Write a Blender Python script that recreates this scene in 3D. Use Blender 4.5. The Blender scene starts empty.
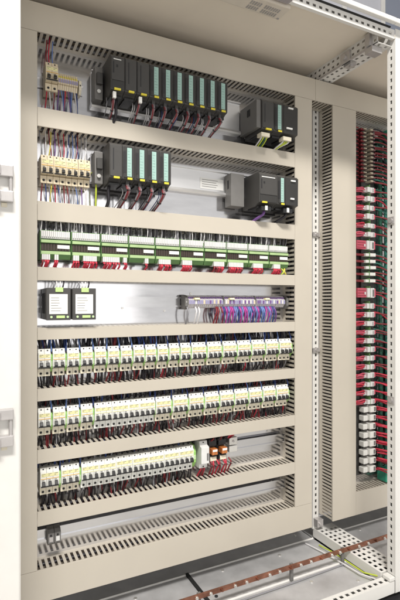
import bpy, bmesh, math, random
from mathutils import Vector
random.seed(7)
R = math.radians
sc = bpy.context.scene
COL = sc.collection
H = 1.0                      # camera height; every z below is given relative to it
D = 1.4                      # camera distance to the duct fronts (plane y = 0)

# ------------------------------------------------------------------ materials
def mat(name, col, rough=.5, metal=0., var=.06, scale=30., bump=0., stretch=(1, 1, 1), rvar=.08, trans=0., emit=None, spec=.5):
    m = bpy.data.materials.new(name); m.use_nodes = True
    nt = m.node_tree; b = nt.nodes['Principled BSDF']
    tc = nt.nodes.new('ShaderNodeTexCoord'); mp = nt.nodes.new('ShaderNodeMapping')
    mp.inputs['Scale'].default_value = stretch
    nt.links.new(tc.outputs['Object'], mp.inputs['Vector'])
    n = nt.nodes.new('ShaderNodeTexNoise'); n.inputs['Scale'].default_value = scale
    n.inputs['Detail'].default_value = 5; n.inputs['Roughness'].default_value = .6
    nt.links.new(mp.outputs['Vector'], n.inputs['Vector'])
    rp = nt.nodes.new('ShaderNodeValToRGB')
    rp.color_ramp.elements[0].position = .3; rp.color_ramp.elements[1].position = .7
    rp.color_ramp.elements[0].color = [max(0, c * (1 - var)) for c in col] + [1]
    rp.color_ramp.elements[1].color = [min(1, c * (1 + var)) for c in col] + [1]
    nt.links.new(n.outputs['Fac'], rp.inputs['Fac'])
    nt.links.new(rp.outputs['Color'], b.inputs['Base Color'])
    mr = nt.nodes.new('ShaderNodeMapRange')
    mr.inputs['To Min'].default_value = max(.02, rough - rvar); mr.inputs['To Max'].default_value = min(1, rough + rvar)
    nt.links.new(n.outputs['Fac'], mr.inputs['Value']); nt.links.new(mr.outputs['Result'], b.inputs['Roughness'])
    b.inputs['Metallic'].default_value = metal
    b.inputs['Specular IOR Level'].default_value = spec
    if trans: b.inputs['Transmission Weight'].default_value = trans
    if bump:
        bp = nt.nodes.new('ShaderNodeBump'); bp.inputs['Strength'].default_value = bump; bp.inputs['Distance'].default_value = .002
        nt.links.new(n.outputs['Fac'], bp.inputs['Height']); nt.links.new(bp.outputs['Normal'], b.inputs['Normal'])
    return m

M = dict(
    duct=mat('duct pvc', (.56, .515, .44), .40, var=.045, scale=2.6, rvar=.12, bump=.12),
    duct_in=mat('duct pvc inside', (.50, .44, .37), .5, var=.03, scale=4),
    plate=mat('galvanised sheet', (.76, .76, .785), .13, .93, var=.07, scale=14, stretch=(.6, 1, 2.5), rvar=.05),
    floor_zinc=mat('zinc floor sheet', (.56, .56, .57), .45, .40, var=.20, scale=7, rvar=.14, bump=.05),
    rail=mat('zinc rail', (.74, .74, .76), .16, .92, var=.05, scale=20, stretch=(.3, 1, 1)),
    alu=mat('aluminium profile', (.86, .86, .87), .32, .75, var=.04, scale=20, stretch=(.2, 1, 1)),
    frame=mat('frame powder coat', (.76, .75, .725), .38, var=.03, scale=12),
    roof=mat('light tinted roof coat', (.82, .745, .64), .45, var=.03, scale=6),  # brown cast of the light is mixed into this paint colour
    dark=mat('black recess', (.012, .012, .013), .6),
    blackp=mat('black plastic', (.022, .022, .024), .38, var=.15),
    anth=mat('anthracite plastic', (.062, .060, .058), .42, var=.08, scale=12),
    anth2=mat('dark anthracite plastic', (.038, .037, .036), .4, var=.08),
    greyp=mat('grey plastic', (.17, .165, .16), .5),
    teal=mat('pale teal label paper', (.36, .55, .50), .5, var=.07, scale=120, stretch=(1, 1, .2)),
    tealprint=mat('teal print', (.22, .36, .33), .5),
    paper=mat('white paper', (.88, .88, .86), .6, var=.02),
    yellow=mat('yellow tag', (.80, .68, .06), .5),
    yl=mat('pale yellow print', (.82, .78, .42), .5, var=.12, scale=200),
    orange=mat('orange print', (.72, .42, .07), .5),
    white=mat('white breaker plastic', (.84, .84, .80), .36, var=.03, scale=60),
    cream=mat('cream breaker plastic', (.78, .72, .58), .4, var=.04, scale=60),
    beige=mat('beige breaker plastic', (.72, .62, .45), .4, var=.04, scale=60),
    lime=mat('lime plastic', (.30, .56, .15), .4, var=.1),
    mint=mat('mint plastic', (.55, .72, .42), .4, var=.1),
    green=mat('green plastic', (.12, .25, .085), .42, var=.12),
    lgreen=mat('light green plastic', (.40, .55, .27), .42, var=.08),
    brown=mat('dark relay plastic', (.05, .035, .028), .45),
    plug=mat('grey white plug', (.74, .74, .73), .45, var=.05),
    w_black=mat('black insulation', (.022, .020, .026), .4),
    w_red=mat('red insulation', (.52, .025, .055), .4),
    w_rose=mat('rose red insulation', (.58, .10, .15), .4),
    w_dred=mat('dark red insulation', (.22, .022, .03), .4),
    w_blue=mat('blue insulation', (.03, .06, .22), .4),
    w_lblue=mat('light blue insulation', (.15, .24, .52), .4),
    w_purple=mat('purple insulation', (.17, .08, .28), .4),
    w_mag=mat('magenta insulation', (.46, .05, .30), .4),
    w_pink=mat('pinkish bundle', (.24, .13, .14), .5, var=.3, scale=90),
    w_white=mat('white insulation', (.72, .71, .72), .4),
    w_grey=mat('grey insulation', (.26, .26, .28), .4),
    w_yellow=mat('yellow insulation', (.72, .62, .10), .4),
    w_lime=mat('yellow green insulation', (.52, .62, .06), .4),
    w_green=mat('green insulation', (.016, .10, .062), .4),
    w_teal=mat('teal insulation', (.04, .19, .15), .4),
    copper=mat('copper bar', (.36, .17, .115), .42, .85, var=.35, scale=28, rvar=.15),
    zincbolt=mat('zinc bolt', (.8, .79, .76), .3, .8),
    clear=mat('lilac clear plastic', (.34, .32, .52), .2, var=.3, scale=90),
    clearw=mat('milky clear plastic', (.60, .58, .60), .22, var=.2, scale=90),
    drab=mat('drab terminal plastic', (.46, .40, .31), .45, var=.15, scale=60),
    amber=mat('amber plastic', (.50, .17, .05), .2, var=.4, scale=120),
    hinge=mat('hinge zinc', (.54, .52, .515), .36, .5, var=.08),
    gasket=mat('black rubber', (.012, .012, .012), .7),
    pblue=mat('wall panel', (.60, .61, .67), .5, var=.03, scale=2),
    pblue2=mat('wall panel dark', (.27, .30, .38), .5, var=.03, scale=2),
    concrete=mat('concrete', (.50, .49, .47), .7, var=.12, scale=3),
    lampw=mat('lamp housing', (.66, .60, .52), .42, var=.03),
    smoke=mat('smoked lens', (.36, .33, .34), .15, var=.05),
    led=mat('pale green window', (.55, .75, .30), .3),
    tgreen=mat('bright green plastic', (.03, .30, .19), .4),
)

# ------------------------------------------------------------------ mesh builder
class MB:
    def __init__(s): s.v = []; s.f = []; s.m = []; s.s = []
    def add(s, vs, fs, m=0, smooth=False):
        o = len(s.v); s.v += [tuple(v) for v in vs]
        for f in fs: s.f.append(tuple(o + i for i in f)); s.m.append(m); s.s.append(smooth)
    def box(s, x0, x1, y0, y1, z0, z1, m=0):
        if x0 > x1: x0, x1 = x1, x0
        if y0 > y1: y0, y1 = y1, y0
        if z0 > z1: z0, z1 = z1, z0
        s.add([(x0, y0, z0), (x1, y0, z0), (x1, y1, z0), (x0, y1, z0), (x0, y0, z1), (x1, y0, z1), (x1, y1, z1), (x0, y1, z1)],
              [(0, 3, 2, 1), (4, 5, 6, 7), (0, 1, 5, 4), (1, 2, 6, 5), (2, 3, 7, 6), (3, 0, 4, 7)], m)
    def prism_x(s, prof, x0, x1, m=0):
        # prof: (y, z) outline; either winding
        a = sum(prof[i][0] * prof[(i + 1) % len(prof)][1] - prof[(i + 1) % len(prof)][0] * prof[i][1] for i in range(len(prof)))
        if a < 0: prof = prof[::-1]
        n = len(prof)
        vs = [(x0, y, z) for y, z in prof] + [(x1, y, z) for y, z in prof]
        fs = [tuple(range(n))[::-1], tuple(range(n, 2 * n))]
        for i in range(n):
            j = (i + 1) % n; fs.append((i, j, n + j, n + i))
        s.add(vs, fs, m)
    def cyl(s, c, ax, r, h, n=10, m=0):
        c = Vector(c); ax = Vector(ax).normalized()
        s.tube([c, c + ax * h], r, n, m)
    def tube(s, pts, r, n=6, m=0):
        pts = [Vector(p) for p in pts]; k = len(pts); vs = []
        up = None
        for i, p in enumerate(pts):
            t = (pts[min(i + 1, k - 1)] - pts[max(i - 1, 0)]).normalized()
            if up is None:
                up = Vector((0, 0, 1)) if abs(t.z) < .8 else Vector((0, 1, 0))
            a = t.cross(up).normalized(); b = t.cross(a).normalized(); up = b if False else up
            for q in range(n):
                an = 2 * math.pi * q / n
                vs.append(p + (a * math.cos(an) + b * math.sin(an)) * r)
        fs = []
        for i in range(k - 1):
            for q in range(n):
                q2 = (q + 1) % n
                fs.append((i * n + q, i * n + q2, (i + 1) * n + q2, (i + 1) * n + q))
        s.add(vs, fs, m, True)
        s.add(vs[:n], [tuple(range(n))[::-1]], m); s.add(vs[-n:], [tuple(range(n))], m)
    def build(s, name, mats, parent=None, bevel=0., loc=None):
        me = bpy.data.meshes.new(name); me.from_pydata(s.v, [], s.f)
        if not isinstance(mats, (list, tuple)): mats = [mats]
        for m in mats: me.materials.append(m)
        me.polygons.foreach_set('material_index', s.m); me.polygons.foreach_set('use_smooth', s.s)
        bm = bmesh.new(); bm.from_mesh(me)
        bmesh.ops.recalc_face_normals(bm, faces=bm.faces)
        if bevel:
            ed = [e for e in bm.edges if len(e.link_faces) == 2 and e.calc_face_angle(0) > .5]
            bmesh.ops.bevel(bm, geom=ed, offset=bevel, segments=2, affect='EDGES', profile=.6, clamp_overlap=True)
        bm.to_mesh(me); bm.free()
        o = bpy.data.objects.new(name, me); COL.objects.link(o)
        if parent: o.parent = parent
        if loc: o.location = loc
        return o

def tag(o, label=None, cat=None, group=None, kind=None):
    if label: o['label'] = label
    if cat: o['category'] = cat
    if group: o['group'] = group
    if kind: o['kind'] = kind
    return o
def thing(name, label, cat, loc, group=None):
    o = bpy.data.objects.new(name, None); COL.objects.link(o)
    o.empty_display_size = .02
    o.location = (loc[0], loc[1], loc[2] + H)
    return tag(o, label, cat, group)
KIDS = {}
def children(o): return [c for c in COL.objects if c.parent == o] if o not in KIDS else KIDS[o]
def copy_tree(o, loc=None, label=None, parent=None):
    c = o.copy(); COL.objects.link(c)
    if parent: c.parent = parent
    if loc: c.location = (loc[0], loc[1], loc[2] + H)
    if label: c['label'] = label
    if o.name not in KIDS: KIDS[o.name] = list(o.children)
    for ch in KIDS[o.name]: copy_tree(ch, parent=c)
    return c
ONES = ['', 'first', 'second', 'third', 'fourth', 'fifth', 'sixth', 'seventh', 'eighth', 'ninth', 'tenth', 'eleventh', 'twelfth',
        'thirteenth', 'fourteenth', 'fifteenth', 'sixteenth', 'seventeenth', 'eighteenth', 'nineteenth', 'twentieth']
def nth(i): return ONES[i]

# ------------------------------------------------------------------ perforated skins
def perf_strip(mb, org, u, v, n, length, rows, pitch, hole_u, hole_v, t, start=.5):
    """flat strip in the u (long) / v (wide) plane, t thick along -n, with a grid of square holes. rows: v-centres"""
    org, u, v, n = map(Vector, (org, u, v, n))
    def slab(u0, u1, v0, v1):
        a = [org + u * uu + v * vv for uu, vv in ((u0, v0), (u1, v0), (u1, v1), (u0, v1))]
        b = [p - n * t for p in a]
        mb.add(a + b, [(0, 1, 2, 3), (7, 6, 5, 4), (0, 4, 5, 1), (1, 5, 6, 2), (2, 6, 7, 3), (3, 7, 4, 0)])
    rows_c, width = rows
    edges = [0.]
    for c in rows_c: edges += [c - hole_v / 2, c + hole_v / 2]
    edges.append(width)
    for i in range(0, len(edges), 2): slab(0, length, edges[i], edges[i + 1])
    k = int(length / pitch)
    for c in rows_c:
        p = 0.
        for i in range(k):
            h0 = (i + start) * pitch - hole_u / 2
            slab(p, h0, c - hole_v / 2, c + hole_v / 2); p = h0 + hole_u
        slab(p, length, c - hole_v / 2, c + hole_v / 2)

# ------------------------------------------------------------------ cabinet frames
FY = -.30                                     # front face of the posts
cab = thing('control_cabinet', 'white open switch cabinet whose frame, roof and back plate carry the rows of equipment', 'cabinet', (.66, -.1, -1.0))
def part(mb, name, m, root=cab, bevel=0., ):
    o = mb.build(name, m, root, bevel)
    o.location = (-root.location.x, -root.location.y, -root.location.z + H)
    return o
def post(x0, x1, y, z0, z1, name, root, depth=.045):
    mb = MB()
    perf_strip(mb, (x0, y, z0), (0, 0, 1), (1, 0, 0), (0, -1, 0), z1 - z0, ([(x1 - x0) * .52], x1 - x0), .025, .0125, .0085, .002)
    mb.box(x0, x0 + .002, y + .002, y + depth, z0, z1)
    mb.box(x1 - .002, x1, y + .002, y + depth, z0, z1)
    mb.box(x0, x1, y + depth, y + depth + .002, z0, z1)
    return part(mb, name, M['frame'], root)
mb = MB()
perf_strip(mb, (1.287, FY + .0005, -.93), (0, 0, 1), (0, 1, 0), (-1, 0, 0), 1.82, ([.016], .032), .025, .0125, .0085, .002)
mb.box(1.287, 1.330, FY - .0015, FY, -.985, .925); mb.box(1.2892, 1.320, FY + .030, FY + .032, -.93, .89); mb.box(1.318, 1.320, FY + .0005, FY + .0298, -.93, .89)
part(mb, 'front_post', M['frame'])
post(1.255, 1.285, .081, -.93, .89, 'rear_post', cab)
# left front frame: a wide plain white upright
mb = MB(); mb.box(.052, .0975, FY, FY + .03, -1.0, .925); mb.box(.0975, .1005, FY + .004, FY + .03, -1.0, .925)
part(mb, 'front_post', M['frame'], bevel=.0015)
# side panel, back wall, roof
mb = MB(); mb.box(.094, .098, FY + .03, .25, -1.0, .93); part(mb, 'side_panel', M['frame'])
mb = MB(); mb.box(.098, 1.285, .25, .254, -1.0, .93); part(mb, 'back_panel', M['frame'])
mb = MB(); mb.box(.05, 1.262, FY + .03, .254, .918, .93); part(mb, 'roof_panel', M['roof'])
mb = MB(); mb.box(.05, 1.265, -.328, FY - .012, .926, .9415); part(mb, 'roof_edge', M['frame'], bevel=.003)
mb = MB(); mb.box(.05, 1.262, FY - .004, FY + .03, .921, .9255); part(mb, 'gutter_shade', M['gasket'])  # black strip in place of the shadow inside the gutter recess
mb = MB()
perf_strip(mb, (.1006, FY, .8905), (1, 0, 0), (0, 0, 1), (0, -1, 0), 1.1844, ([.0145], .030), .025, .0125, .0085, .002)
mb.box(.1006, 1.285, FY + .002, FY + .010, .8905, .8925); mb.box(.1006, 1.285, FY + .010, FY + .012, .8905, .918)
part(mb, 'top_rail', M['frame'])
# depth rail under the roof between the bays
mb = MB()
perf_strip(mb, (1.222, -.285, .872), (0, 1, 0), (0, 0, 1), (-1, 0, 0), .375, ([.012, .034], .046), .025, .0125, .0085, .002)
perf_strip(mb, (1.222, -.285, .872), (0, 1, 0), (1, 0, 0), (0, 0, -1), .375, ([.018, .050], .066), .025, .0125, .010, .002)
mb.box(1.284, 1.286, -.285, .09, .8745, .918)
part(mb, 'depth_rail', M['frame'])
mb = MB(); mb.box(1.2155, 1.2215, -.245, .06, .866, .872); mb.box(1.224, 1.252, -.16, -.125, .858, .8695); mb.box(1.215, 1.262, -.268, -.235, .850, .8695); mb.box(1.209, 1.2215, -.262, -.24, .871, .914); mb.box(1.2135, 1.2218, -.165, -.12, .866, .905)
mb.cyl((1.2135, -.142, .886), (-1, 0, 0), .010, .008); mb.cyl((1.238, -.15, .858), (0, 0, -1), .008, .006)
part(mb, 'rail_coupling', M['hinge'], bevel=.001)
# floor depth rail: two white rails side by side, four rows of holes
mb = MB()
perf_strip(mb, (1.262, -.262, -.93), (0, 1, 0), (1, 0, 0), (0, 0, 1), .35, ([.0155, .0375, .0635, .0855], .100), .025, .0135, .0125, .002)
mb.box(1.262, 1.264, -.262, .088, -.965, -.932); mb.box(1.360, 1.362, -.262, .088, -.965, -.932); mb.box(1.264, 1.360, -.262, -.260, -.965, -.932)
part(mb, 'floor_rail', M['frame'])
mb = MB()
perf_strip(mb, (.1006, FY, -.945), (1, 0, 0), (0, 1, 0), (0, 0, 1), 1.1844, ([.017], .036), .025, .0135, .0125, .002)
mb.box(.1006, 1.285, FY, FY + .002, -.985, -.947); mb.box(.1006, 1.285, FY + .034, FY + .036, -.985, -.947)
part(mb, 'bottom_rail', M['frame'])
mb = MB(); mb.box(1.262, 1.2868, FY - .001, FY + .032, -.9435, -.930); part(mb, 'post_foot', M['frame'], bevel=.003)
# mounting plate with bent lower lip and screws
mb = MB(); mb.box(.104, 1.215, .080, .083, -.885, .905)
part(mb, 'mounting_plate', M['plate'])
for x, z in ((.93, .62), (.93, .40), (.86, .655), (.70, .03), (.60, -.03), (1.02, -.62), (1.03, -.50), (.45, -.02), (1.05, -.70)):
    mb = MB(); mb.cyl((x, .080, z), (0, -1, 0), .004, .003); part(mb, 'plate_screw', M['zincbolt'])
# connectors on the rear and front posts
mb = MB(); mb.box(1.252, 1.288, .074, .0805, .268, .286); mb.cyl((1.27, .074, .277), (0, -1, 0), .007, .004); part(mb, 'post_clip', M['hinge'], bevel=.001)
mb = MB(); mb.box(1.252, 1.288, .074, .0805, -.205, -.188); mb.cyl((1.27, .074, -.197), (0, -1, 0), .007, .004); part(mb, 'post_clip', M['hinge'], bevel=.001)
for zz in (.278, -.335):
    mb = MB(); mb.box(1.2835, 1.2868, FY + .002, FY + .030, zz - .013, zz + .013); mb.cyl((1.2835, FY + .016, zz), (-1, 0, 0), .009, .004)
    part(mb, 'post_clip', M['hinge'], bevel=.0015)
mb = MB(); mb.box(1.258, 1.288, .055, .0805, -.915, -.885); mb.cyl((1.27, .055, -.9), (0, -1, 0), .006, .006); part(mb, 'post_bracket', M['hinge'], bevel=.001)

# second bay
cab2 = thing('control_cabinet', 'neighbouring white cabinet bay with the tall red and white terminal column', 'cabinet', (1.7, -.1, -1.0))
mb = MB(); mb.box(1.3215, 1.352, FY + .004, FY + .03, -1.0, .925); part(mb, 'front_post', M['frame'], cab2, .002)
mb = MB(); mb.box(1.263, 2.12, FY + .03, .254, .918, .93); part(mb, 'roof_panel', M['roof'], cab2)
mb = MB(); mb.box(1.266, 2.12, -.328, FY - .012, .926, .9415); part(mb, 'roof_edge', M['frame'], cab2, .003)
mb = MB(); mb.box(1.353, 2.12, FY + .004, FY + .03, .8905, .918); part(mb, 'top_rail', M['frame'], cab2, .002)
mb = MB(); mb.box(2.08, 2.12, FY, .25, -1.0, .918); part(mb, 'side_panel', M['frame'], cab2)
mb = MB(); mb.box(1.285, 2.08, .25, .254, -1.0, .918); part(mb, 'back_panel', M['frame'], cab2)
mb = MB(); mb.box(1.287, 2.07, .080, .083, -.885, .905); part(mb, 'mounting_plate', M['plate'], cab2)

# door folded right round to the left, with two hinges
mb = MB(); mb.box(-.80, .047, -.322, -.300, -.98, .94); part(mb, 'door', M['frame'], cab, .002)
for za, zb_, zc, zd in ((.2995, .274, .243, .219), (-.2345, -.2575, -.292, -.316)):
    x0, x1 = .036, .0845
    mb = MB(); mb.box(x0, x1, -.316, -.3005, zb_, za); mb.box(x0, .058, -.324, -.3165, zb_ + .002, za - .002); hg = part(mb, 'door_hinge', M['hinge'], cab, .002)
    mb = MB(); mb.box(x0, x1, -.316, -.3005, zd, zc); mb.box(x0, .058, -.324, -.3165, zd + .002, zc - .002); mb.build('hinge_knuckle', M['hinge'], hg, .002)
    mb = MB(); mb.cyl((.079, -.309, zc - .001), (0, 0, 1), .0042, zb_ - zc + .002, 12); mb.build('hinge_pin', M['hinge'], hg)
    mb = MB(); mb.box(.060, .072, -.3025, -.3005, zd - .010, zd - .0005); mb.build('hinge_tab', M['cream'], hg, .001)

# ------------------------------------------------------------------ floor plates, gasket, busbar
def plate(x0, x1, y0, y1, z, label, lip_back=True):
    o = thing('gland_plate', label, 'floor plate', ((x0 + x1) / 2, (y0 + y1) / 2, z), 'zinc plates in the cabinet floor')
    mb = MB(); mb.box(x0, x1, y0, y1, z - .003, z); part(mb, 'sheet', M['floor_zinc'], o)
    if lip_back:
        mb = MB(); mb.prism_x([(y1 - .0005, z), (y1 + .004, z), (y1 + .004, z + .004), (y1 + .0022, z + .004)], x0, x1); part(mb, 'folded_lip', M['frame'], o)
    for sx, sy in ((x0 + .03, y0 + .03), (x1 - .05, y0 + .05), (x0 + .12, y1 - .03), (x1 - .2, y1 - .04)):
        mb = MB(); mb.cyl((sx, sy, z), (0, 0, 1), .006, .003, 8); part(mb, 'screw', M['zincbolt' if sy > y0 + .04 else 'blackp'], o)
    return o
plate(.105, .682, -.098, .080, -.97, 'grey zinc floor plate left of the black seam, under the lowest duct')
plate(.694, 1.258, -.098, .080, -.97, 'grey zinc floor plate right of the black seam, behind the copper bar')
plate(.105, .682, -.262, -.105, -.971, 'grey zinc floor plate in the front left corner before the seam')
plate(.694, 1.258, -.262, -.105, -.971, 'grey zinc floor plate in front of the copper bar by the white rail')
plate(1.364, 2.07, -.262, .080, -.97, 'grey zinc floor plate of the right hand bay beyond the white rail')
plate(.105, 1.258, .086, .249, -.972, 'dark zinc floor strip at the very back behind the lowest duct', False)
plate(1.264, 2.07, .086, .249, -.972, 'dark zinc floor strip at the back of the right hand bay', False)
mb = MB(); mb.box(.683, .693, -.262, .085, -.972, -.963)
tag(mb.build('rubber_seal', M['gasket'], loc=(0, 0, H)), 'black rubber seal strip between two zinc floor plates', 'seal')
bus = thing('copper_busbar', 'long copper earth bar with a row of bolts above the cabinet floor', 'busbar', (1.1, -.085, -.97))
mb = MB(); mb.box(.54, 1.60, -.118, -.113, -.925, -.909); part(mb, 'bar', M['copper'], bus, .001)
for i in range(23):
    mb = MB(); x = .585 + i * .045 + random.uniform(-.004, .004); mb.cyl((x, -.1183, -.917), (0, -1, 0), .0056, .004, 6); mb.cyl((x, -.1223, -.917), (0, -1, 0), .0035, .004, 8)
    part(mb, 'bolt', M['zincbolt'] if i % 3 else M['copper'], bus)
for x in (.64, 1.0, 1.235, 1.56):
    mb = MB(); mb.box(x - .006, x + .006, -.1127, -.104, -.969, -.910); part(mb, 'support_foot', M['greyp'], bus, .001)
# earth wires by the floor rail
for k, (pts, r, m, lb) in enumerate((
    ([(1.235, .02, -.962), (1.237, -.05, -.955), (1.243, -.12, -.957), (1.246, -.2, -.958), (1.262, -.245, -.95), (1.275, -.262, -.945)], .0026, 'w_lime', 'yellow green earth wire lying along the white floor rail'),
    ([(1.20, .06, -.966), (1.212, -.02, -.962), (1.226, -.12, -.962), (1.232, -.2, -.96), (1.25, -.25, -.955)], .003, 'w_white', 'white wire lying along the left of the floor rail'),
    ([(.62, -.135, -.966), (.80, -.128, -.965), (1.0, -.126, -.966), (1.24, -.12, -.965)], .0028, 'w_grey', 'thin grey cable lying in front of the copper bar'))):
    mb = MB(); mb.tube(pts, r, 8, 0); tag(mb.build('earth_wire', M[m], loc=(0, 0, H)), lb, 'wire')

# ------------------------------------------------------------------ wiring ducts
PITCH, SLOT = .0168, .0085
def comb_h(mb, x0, x1, z, t, d0=.0025, d1=.080):
    """slotted horizontal wall: fingers between a solid root at the plate and the lid"""
    mb.box(x0, x1, .064, d1, z, z + t)
    n = int((x1 - x0) / PITCH); p = (x1 - x0) / n
    for i in range(n):
        a = x0 + i * p
        mb.box(a + SLOT / 2, a + p - SLOT / 2, .0085, .064, z, z + t)
    mb.box(x0, x1, d0, .0085, z, z + t)
def comb_v(mb, z0, z1, x, t, pitch=PITCH, slot=SLOT):
    mb.box(x, x + t, .064, .080, z0, z1)
    n = int((z1 - z0) / pitch); p = (z1 - z0) / n
    for i in range(n):
        a = z0 + i * p
        mb.box(x, x + t, .0085, .064, a + slot / 2, a + p - slot / 2)
    mb.box(x, x + t, .0025, .0085, z0, z1)
def hduct(x0, x1, z0, z1, label, cutr=True):
    o = thing('wiring_duct', label, 'wiring duct', ((x0 + x1) / 2, .08, z0), 'beige slotted wiring ducts')
    mb = MB(); mb.box(x0, x1, 0, .0025, z0, z1); mb.box(x0, x1, .0025, .006, z1 - .0015, z1); mb.box(x0, x1, .0025, .006, z0, z0 + .0015); part(mb, 'cover', M['duct'], o, .0007)
    mb = MB(); comb_h(mb, x0, x1, z1 - .0035, .0018); part(mb, 'slotted_wall', M['duct'], o)
    mb = MB(); comb_h(mb, x0, x1, z0 + .0017, .0018); part(mb, 'slotted_wall', M['duct'], o)
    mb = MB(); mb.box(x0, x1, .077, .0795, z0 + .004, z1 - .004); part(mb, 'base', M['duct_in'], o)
    return o
def vduct(x0, x1, z0, z1, label, pitch=PITCH, slot=SLOT):
    o = thing('wiring_duct', label, 'wiring duct', ((x0 + x1) / 2, .08, z0), 'beige slotted wiring ducts')
    mb = MB(); mb.box(x0, x1, 0, .0025, z0, z1); mb.box(x0, x0 + .0015, .0025, .006, z0, z1); mb.box(x1 - .0015, x1, .0025, .006, z0, z1); part(mb, 'cover', M['duct'], o, .0007)
    mb = MB(); comb_v(mb, z0, z1, x0 + .0017, .0018, pitch, slot); part(mb, 'slotted_wall', M['duct'], o)
    mb = MB(); comb_v(mb, z0, z1, x1 - .0035, .0018, pitch, slot); part(mb, 'slotted_wall', M['duct'], o)
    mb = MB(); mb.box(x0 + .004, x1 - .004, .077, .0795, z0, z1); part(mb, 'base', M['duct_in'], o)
    return o
LX0, LX1, RX0, RX1 = .127, .173, 1.1004, 1.1824
hduct(LX0, 1.1995, .783, .866, 'beige duct across the very top, right below the roof')
hduct(LX0, RX1, -.872, -.778, 'wide beige duct at the bottom, just above the zinc floor')
vduct(LX0, LX1 - .0006, -.7772, .7822, 'narrow upright beige duct along the left side')
vduct(RX0 + .0006, RX1, -.7772, .7822, 'upright beige duct at the right end of the breaker rows')
DZ = [(.510, .5645), (.237, .293), (.063, .102), (-.110, -.075), (-.288, -.252), (-.468, -.429), (-.650, -.608)]
for (z0, z1), lb in zip(DZ, ('beige cross duct under the long row of black controller modules',
                             'beige cross duct under the short controller and above the green modules',
                             'beige cross duct under the green modules with red plugs',
                             'beige cross duct under the two black power supplies',
                             'beige cross duct between the two full breaker rows',
                             'beige cross duct above the lowest breaker row',
                             'beige cross duct under the lowest breaker row')):
    hduct(LX1, RX0, z0, z1, lb)
hduct(1.2005, 2.06, .783, .866, 'beige duct across the top of the right hand bay')
hduct(1.4123, 2.06, -.872, -.778, 'beige duct at the bottom of the right hand bay')
vduct(1.287, 1.4117, -.872, .7822, 'wide upright beige duct between the rear post and the red terminals', .0135, .0062)

# ------------------------------------------------------------------ DIN rails
def dinrail(x0, x1, z, label, y=.0725):
    mb = MB()
    prof = [(.080, -.0135), (.080, .0135), (.0785, .0135), (.0740, .0135), (.0740, .0175), (.0725, .0175), (.0725, .0120), (.0775, .0120),
            (.0775, -.0120), (.0725, -.0120), (.0725, -.0175), (.0740, -.0175), (.0740, -.0135)]
    mb.prism_x(prof, x0, x1)
    o = mb.build('din_rail', M['rail'], loc=(0, y - .0725, z + H)); return tag(o, label, 'rail', 'zinc mounting rails')
dinrail(.174, .32, .672, 'short zinc rail behind the single beige breaker at top left')
dinrail(.174, .36, .395, 'zinc rail behind the four beige breakers')
dinrail(.174, 1.099, .170, 'zinc rail behind the row of green modules')
dinrail(.174, 1.099, .000, 'bare zinc rail running from the power supplies to the lilac terminals')
dinrail(.174, 1.099, -.182, 'zinc rail behind the upper full breaker row')
dinrail(.174, 1.099, -.355, 'zinc rail behind the second full breaker row')
dinrail(.174, 1.099, -.530, 'zinc rail behind the lowest breaker row, bare at its right', .061)
dinrail(.174, 1.099, -.706, 'empty zinc rail in the lowest bay above the floor duct', .059)
def plcrail(x0, x1, z0, z1, label):
    o = thing('mounting_rail', label, 'rail', (x0, .08, z0), 'aluminium rails behind the controllers')
    mb = MB(); mb.prism_x([(.0798, z0), (.0798, z1), (.066, z1), (.066, z1 - .004), (.074, z1 - .006), (.074, z0 + .016), (.066, z0 + .014), (.062, z0 + .006), (.066, z0)], x0, x1)
    part(mb, 'profile', M['alu'], o)
    return o
plcrail(.345, .90, .622, .742, 'aluminium rail behind the long row of black modules')
plcrail(.345, 1.095, .385, .476, 'broad aluminium rail between the short controller and the right hand one')
mb = MB(); mb.box(.735, .83, .0725, .0735, .408, .447)
st = thing('rating_sticker', 'white paper sticker on the broad aluminium rail', 'sticker', (.78, .073, .41)); part(mb, 'paper', M['paper'], st)
mb = MB()
for k in range(4): mb.box(.742, .80 + .006 * (k % 2), .0721, .0725, .415 + k * .008, .4165 + k * .008)
part(mb, 'print', M['greyp'], st)

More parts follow.
